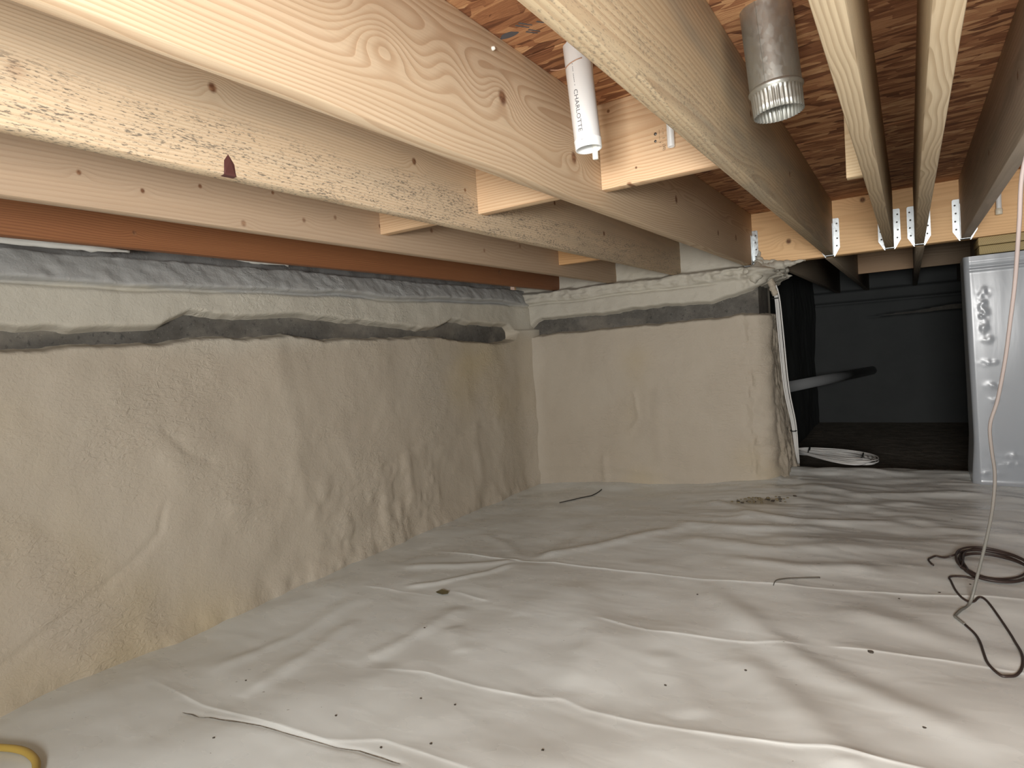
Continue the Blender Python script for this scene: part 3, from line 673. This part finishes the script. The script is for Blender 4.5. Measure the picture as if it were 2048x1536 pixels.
# ------------------------------------------------------------------ pipes and duct hanging through the subfloor
def tilted(root, top, bot):
    d = (Vector(top)-Vector(bot)).normalized(); root.rotation_euler = Vector((0, 0, 1)).rotation_difference(d).to_euler()
pp = empty('white_pipe', (-.593, 1.311, 1.243)); tilted(pp, (-.608, 1.314, 1.447), (-.593, 1.311, 1.243))
tag(pp, 'short white plastic drain pipe with printed lettering hanging from the subfloor', 'pipe')
R1 = .0298
pb = lathe('pipe_body', [(R1-.0045, .26), (R1-.0045, .012), (R1-.0035, .0005), (R1-.001, 0), (R1, .0015), (R1+.0003, .017), (R1+.0009, .0185), (R1+.0009, .0205), (R1, .022), (R1, .26)], PVC, pp, seg=48); autosmooth(pb, 50)
a0 = math.atan2(-1.311, .593)                                          # side turned to the room
def bend_pipe(p): 
    a = a0-.48+p.y/R1
    return Vector(((R1+.0004)*math.cos(a), (R1+.0004)*math.sin(a), .092-p.x))
text_mesh('printed_text', 'CHARLOTTE', .0135, INK, pp, None, lambda p: bend_pipe(Vector((p.x*1.22+.012, p.y, 0))))
text_mesh('printed_text', '- --- ----- -', .0105, INK, pp, None, lambda p: bend_pipe(Vector((p.x*1.2-.068, p.y+.001, 0))))
text_mesh('printed_text', 'P', .0095, INK, pp, None, lambda p: bend_pipe(Vector((p.x+.076, p.y, 0))))
# copper coloured tie round the neck
ring_pts = [(math.cos(a)*(R1+.001), math.sin(a)*(R1+.001), .190+.006*math.sin(a*1.0+1)) for a in np.linspace(a0-1.2, a0+.3, 14)]
d0 = Vector(ring_pts[0])
tube('tie_wire', [(d0.x-.040, d0.y+.004, d0.z+.012), (d0.x-.020, d0.y+.002, d0.z+.004)]+ring_pts, .0011, plain('copper_wire', (.55, .33, .22), .45, .3), pp, 6, 3)
st = lathe('pipe_stub', [(0, 0), (.0055, 0), (.0066, .0012), (.0066, .25)], PEX, None, (-.590, 1.338, 1.226), 16)
tag(st, 'thin ivory tube poking out just below the white drain pipe', 'pipe')
st2 = lathe('pipe_stub', [(.006, .02), (.0062, .002), (.0085, 0), (.0095, .0012), (.0095, .168)], PVC, None, (-.511, 1.648, 1.309), 20)
tag(st2, 'small white tube stub in front of the marked wood block', 'pipe')
cp = empty('capped_pipe', (.362, 3.66, 1.278)); tag(cp, 'small white pipe with ivory end cap hanging in front of the header', 'pipe')
lathe('pipe_body', [(.0105, .018), (.0105, .20)], PVC, cp, seg=20); lathe('end_cap', [(0, 0), (.011, 0), (.0135, .002), (.0138, .026), (.0105, .028)], CAPM, cp, seg=20)

du = empty('metal_duct', (-.215, 1.436, 1.258)); tilted(du, (-.232, 1.437, 1.48), (-.215, 1.436, 1.258))
tag(du, 'round galvanised metal duct with crimped open end hanging from the subfloor', 'duct')
RD = .0508
db = lathe('duct_body', [(RD, .052), (RD, .12), (RD, .20), (RD, .255)], GALV, du, seg=64)
lathe('bead', [(RD-.0006, .044), (RD+.0006, .046), (RD+.003, .049), (RD+.003, .052), (RD+.0006, .055), (RD, .056)], GALV, du, seg=64)
def crimp(i, k_, r, z):
    f = max(0, min(1, (.044-z)/.006)); return r-f*(.0026 if (k_//2) % 2 else 0)
ce_ = lathe('crimped_end', [(RD-.0006, .0445), (RD-.0008, .042), (RD-.0008, .036), (RD-.0012, .015), (RD-.0016, 0), (RD-.0024, 0), (RD-.0022, .04), (RD-.0014, .25)], GALV, du, seg=144, rfun=lambda i, k_, r, z: crimp(i, k_, r, z) if i < 7 else r)
sm_ = mesh_obj('seam', [((RD+s_*.0012)*math.cos(a), (RD+s_*.0012)*math.sin(a), z) for z in (.056, .25) for a, s_ in ((-1.86, 0), (-1.85, 1), (-1.80, 1), (-1.79, 0))], [(0, 1, 5, 4), (1, 2, 6, 5), (2, 3, 7, 6)], GALV, du)

# ------------------------------------------------------------------ white cables in the opening
cb = empty('cable_bundle', (-.60, 3.86, 1.12)); tag(cb, 'bundle of white cables hanging in the dark opening and coiled on the ground', 'cable')
CBL = Vector(cb.location)
def ctube(name, pts, rad, mat, seg=8, sm=6): return tube(name, [Vector(p)-CBL for p in pts], rad, mat, cb, seg, sm)
base = [(-.655, 3.74, 1.155), (-.645, 3.77, 1.11), (-.625, 3.78, 1.02), (-.617, 3.79, .83), (-.602, 3.80, .50), (-.578, 3.84, .29), (-.572, 3.87, .13), (-.575, 3.95, .035), (-.61, 4.15, .022)]
rs = random.Random(4)
for i, (dx, dy) in enumerate([(0, 0), (.013, .004), (.004, .011), (-.007, .006)]):
    P = [(x+dx*(.3+.7*math.sin(math.pi*min(j, 7)/7)*1.5), y+dy, z) for j, (x, y, z) in enumerate(base)]
    # loops of the coil lying on the ground
    for lp in range(3):
        for a in np.linspace(math.pi*1.05, math.pi*3.05, 17)[:-1]:
            q_ = i*3+lp; A = .19+.045*((q_*5) % 7)/6; B = .03+.205*((q_*4+1) % 12)/11
            xx = -.645+A*(1+math.cos(a)); wd_ = .30+.70*(1+math.cos(a))/2
            P.append((xx, 4.40-.55*(xx+.645)+B*1.25*math.sin(a)*wd_, .014+.006*i+.006*lp+.004*math.sin(a*2+i)))
    ctube('cable', P, .0037, NM, 8, 4)
for p, nrm in [((-.632, 3.785, 1.005), .017), ((-.577, 3.85, .245), .015), ((-.57, 4.37, .05), .03), ((-.26, 4.20, .05), .03)]:
    ring_ = [(p[0]+nrm*math.cos(a), p[1]+nrm*.8*math.sin(a), p[2]+.002*math.sin(a)) if p[2] > .1 else (p[0]+.006*math.cos(a), p[1]+nrm*1.2*math.sin(a), p[2]-.012+.026*math.cos(a)) for a in np.linspace(0, 2*math.pi, 13)]
    ctube('cable_tie', ring_, .0035, BLACK, 6, 2)
V, F = tube_data([(-.675, 3.73, 1.165), (-.655, 3.755, 1.13), (-.64, 3.775, 1.07), (-.628, 3.785, 1.02)], [.03, .024, .019, .015], 12, 8)
nz = Noise(8); V = [v+Vector((1, -.4, 0))*float(nz.fbm(v.x*60+v.y*40, v.z*50, 3))*.007 for v in V]
mesh_obj('foam_coating', [v-CBL for v in V], F, FOAM, cb, (0, 0, 0), True)

# ------------------------------------------------------------------ beyond the opening
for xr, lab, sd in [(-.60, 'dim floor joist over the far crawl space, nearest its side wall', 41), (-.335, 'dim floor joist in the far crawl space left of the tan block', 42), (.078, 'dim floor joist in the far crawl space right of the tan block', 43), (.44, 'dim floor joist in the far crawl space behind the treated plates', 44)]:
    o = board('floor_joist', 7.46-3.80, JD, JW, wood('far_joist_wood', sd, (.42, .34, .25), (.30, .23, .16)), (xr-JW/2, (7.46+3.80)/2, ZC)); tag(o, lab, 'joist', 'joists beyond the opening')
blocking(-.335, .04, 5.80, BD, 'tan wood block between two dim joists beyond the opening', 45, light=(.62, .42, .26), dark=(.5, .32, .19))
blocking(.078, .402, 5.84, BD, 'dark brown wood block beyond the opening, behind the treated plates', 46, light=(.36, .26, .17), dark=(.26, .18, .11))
fp = empty('far_pipe', (-.80, 5.42, .375)); tag(fp, 'white drain pipe darkened to grey as painted shade, sloping across the dark space beyond the opening', 'pipe')
V, F = tube_data([(-.84, 5.30, .378), (-.34, 7.46, .362)], .044, 20, 0); FPM = plain('shade_greyed_white_pvc', (.36, .37, .375), .5)  # white pipe given a grey colour in place of the shade there
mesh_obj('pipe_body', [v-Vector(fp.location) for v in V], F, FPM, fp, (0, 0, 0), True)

# ------------------------------------------------------------------ wires, hose and litter on the sheet
GREYW = NT('grey_pink_cable'); x_, y_, z_ = GREYW.xyz()
GREYW = GREYW.done(GREYW.mix(GREYW.step(.1, .95, z_), (.17, .165, .145), (.44, .365, .34)), .5)
g = ground
top = [(.36, 1.46, 1.478), (.33, 1.50, 1.35), (.235, 1.60, 1.19), (.203, 1.634, 1.104), (.199, 1.685, .993), (.200, 1.774, .884), (.196, 1.84, .79), (.191, 1.900, .701), (.180, 1.96, .60), (.166, 1.993, .531), (.171, 2.03, .46), (.179, 2.065, .388), (.175, 2.09, .30), (.163, 2.115, .210), (.139, 2.128, .089), (.119, 2.115, g(.119, 2.115, .004)), (.095, 2.05, g(.095, 2.05, .004)), (.079, 2.00, g(.079, 2.0, .004)), (.084, 1.983, g(.084, 1.983, .004)), (.098, 1.955, g(.098, 1.955, .004))]
hwz = tube('hanging_cable', top, [.0042]*16+[.0036]*4, GREYW, None, 8, 6, (.119, 2.115, 0)); tag(hwz, 'thin greyish-pink cable dangling from the joists down to the plastic floor', 'cable')
DARKW = plain('dark_brown_wire', (.035, .022, .018), .5)
lp = [(.098, 1.955), (.115, 1.912), (.122, 1.857), (.124, 1.79), (.128, 1.739), (.145, 1.694), (.160, 1.695), (.176, 1.712), (.190, 1.75), (.198, 1.820), (.194, 1.90), (.188, 1.965), (.168, 2.096), (.155, 2.15), (.143, 2.160), (.130, 2.13), (.117, 2.124), (.102, 2.15), (.090, 2.20), (.082, 2.27), (.079, 2.295), (.090, 2.315), (.12, 2.326), (.145, 2.32)]
P = [(x, y, g(x, y, .0035)) for x, y in lp]
cx, cy = .193, 2.462
rs = random.Random(7)
for L_ in range(7):
    rx = .098+rs.uniform(-.014, .008); ry = .158+rs.uniform(-.03, .012); ox, oy = rs.uniform(-.008, .012), rs.uniform(-.012, .012); ph = rs.uniform(-.3, .3)
    for a in np.linspace(math.pi*1.25, math.pi*3.25, 21)[:-1]:
        x = cx+ox+rx*math.cos(a)+.008*math.cos(2*a+ph); y = cy+oy+ry*math.sin(a)
        P.append((x, y, g(x, y, .004)+.0035*L_*(.6+.4*math.sin(a+ph))))
for (x, y) in [(.13, 2.55), (.098, 2.485), (.075, 2.49), (.051, 2.50), (.038, 2.48), (.029, 2.456), (.035, 2.418), (.041, 2.40)]:
    P.append((x, y, g(x, y, .004)+(.012 if x > .09 else .001)))
wc = tube('wire_coil', P, .0031, DARKW, None, 7, 4, (cx, cy, 0)); tag(wc, 'coil of dark brown wire with a loose loop lying on the plastic floor', 'wire')
yh = [(-2.05, .47), (-1.98, .515), (-1.904, .541), (-1.835, .556), (-1.77, .558), (-1.70, .545), (-1.62, .50), (-1.55, .42), (-1.5, .3)]
ho = tube('yellow_hose', [(x, y, g(x, y, .010)) for x, y in yh], .0085, plain('yellow_hose_rubber', (.50, .34, .07), .5), None, 10, 6, (-1.75, .5, -.07)); tag(ho, 'yellow hose curving over the plastic by the foam wall', 'hose')
tw = tube('wire_scrap', [(x, y, g(x, y, .002)) for x, y in [(-.391, 2.069), (-.390, 2.105), (-.372, 2.13), (-.354, 2.146), (-.31, 2.17), (-.270, 2.190)]], [.0012, .0018, .002, .0022], plain('dull_wire', (.10, .09, .075), .6), None, 6, 5, (-.35, 2.13, 0)); tag(tw, 'short bent piece of thin wire lying along a fold of the plastic', 'wire')
tw2 = tube('wire_scrap', [(x, y, g(x, y, .003)) for x, y in [(-1.72, 3.10), (-1.66, 3.17), (-1.63, 3.22), (-1.60, 3.27), (-1.60, 3.36), (-1.61, 3.44)]], .0028, plain('black_wire_scrap', (.03, .026, .022), .7), None, 6, 5, (-1.65, 3.25, 0)); tag(tw2, 'crooked dark wire scrap on the plastic by the foam corner', 'wire')
lf = mesh_obj('dead_leaf', [(-.032, 0, .002), (-.014, .016, .009), (.008, .018, .006), (.022, .010, .010), (.030, -.006, .006), (.012, -.014, .004), (-.010, -.015, .006), (0, 0, .003)],
              [(0, 7, 1), (1, 7, 2), (2, 7, 3), (3, 7, 4), (4, 7, 5), (5, 7, 6), (6, 7, 0)], plain('leaf_brown', (.12, .10, .045), .7), None, (-1.459, 1.711, g(-1.459, 1.711, .001)), True); tag(lf, 'small curled dead leaf on the plastic floor', 'leaf')
def crumb(x, y, s, mat, label, group=None, name='dirt_crumb', cat='dirt'):
    bm = bmesh.new(); bmesh.ops.create_icosphere(bm, subdivisions=1, radius=1); q = random.Random(int(x*1000)+int(y*777))
    for v in bm.verts: v.co = Vector((v.co.x*s*q.uniform(.8, 1.5), v.co.y*s*q.uniform(.6, 1.1), v.co.z*s*q.uniform(.35, .6)))
    o = bm_obj(name, bm, mat, None, (x, y, g(x, y, s*.25)), True); tag(o, label, cat, group); return o
DIRT = plain('dark_dirt', (.05, .04, .03), .9); DIRT2 = plain('tan_dirt', (.20, .16, .09), .9)
crumb(-.104, 1.705, .007, DIRT, 'single black pebble on the plastic floor near a long fold', None, 'pebble', 'pebble')
for (x, y) in [(-1.62, 1.02), (-1.05, 1.12), (-.95, 1.13), (-.60, 1.95), (-1.32, 1.45), (-.36, 1.52), (-.52, 1.40), (.0, 1.40), (.05, 2.18), (.13, 2.27), (-.05, 2.10), (-1.42, .80), (-.90, .98), (-1.2, .98), (-1.0, .93), (-.66, 1.05)]:
    crumb(x, y, .0032, DIRT, 'tiny dark crumb of dirt scattered on the open plastic floor', 'dirt crumbs scattered on the plastic')
q = random.Random(12)
for i in range(46):
    x = -.66+q.gauss(0, .065); y = 3.20+q.gauss(0, .035)+.25*(x+.66)*.3
    crumb(x, y, q.uniform(.004, .0095), DIRT2 if i % 3 else DIRT, 'brown soil crumb in the small dirt heap near the foam wall end', 'soil crumbs of the small dirt heap')
bc = tube('black_cable', [(.455, 3.50, 1.478), (.450, 3.55, 1.44), (.462, 3.60, 1.39), (.50, 3.64, 1.33), (.58, 3.66, 1.27), (.75, 3.67, 1.24)], .006, BLACK, None, 8, 6, (.45, 3.5, 1.47)); tag(bc, 'black cable hanging in front of the header right of the capped pipe', 'cable')

# ink marks on the subfloor panel above the white pipe
pan = min([o for o in ce.children], key=lambda o: (Vector((o.location.x, o.location.y))-Vector((-.6, .67))).length)
mk = [((-.668, 1.150), (-.650, 1.176)), ((-.658, 1.146), (-.640, 1.172)), ((-.664, 1.186), (-.648, 1.208)), ((-.656, 1.182), (-.640, 1.204)), ((-.626, 1.165), (-.616, 1.180))]
V = []; F = []
for (a, b) in mk:
    a = Vector((a[0], a[1], 0)); b = Vector((b[0], b[1], 0)); n = Vector((-(b-a).y, (b-a).x, 0)).normalized()*.0028; i = len(V)
    V += [a-n, a+n, b+n*.6, b-n*.6]; F.append((i, i+1, i+2, i+3))
i = len(V); V += [Vector((-.700+.022*math.cos(a)*(1+.2*math.sin(3*a)), 1.174+.011*math.sin(a), 0)) for a in np.linspace(0, 2*math.pi, 15)[:-1]]; F.append(tuple(range(i, i+14)))
mesh_obj('ink_mark', [v+Vector((0, 0, -.0003))-pan.location for v in V], F, INK, pan)
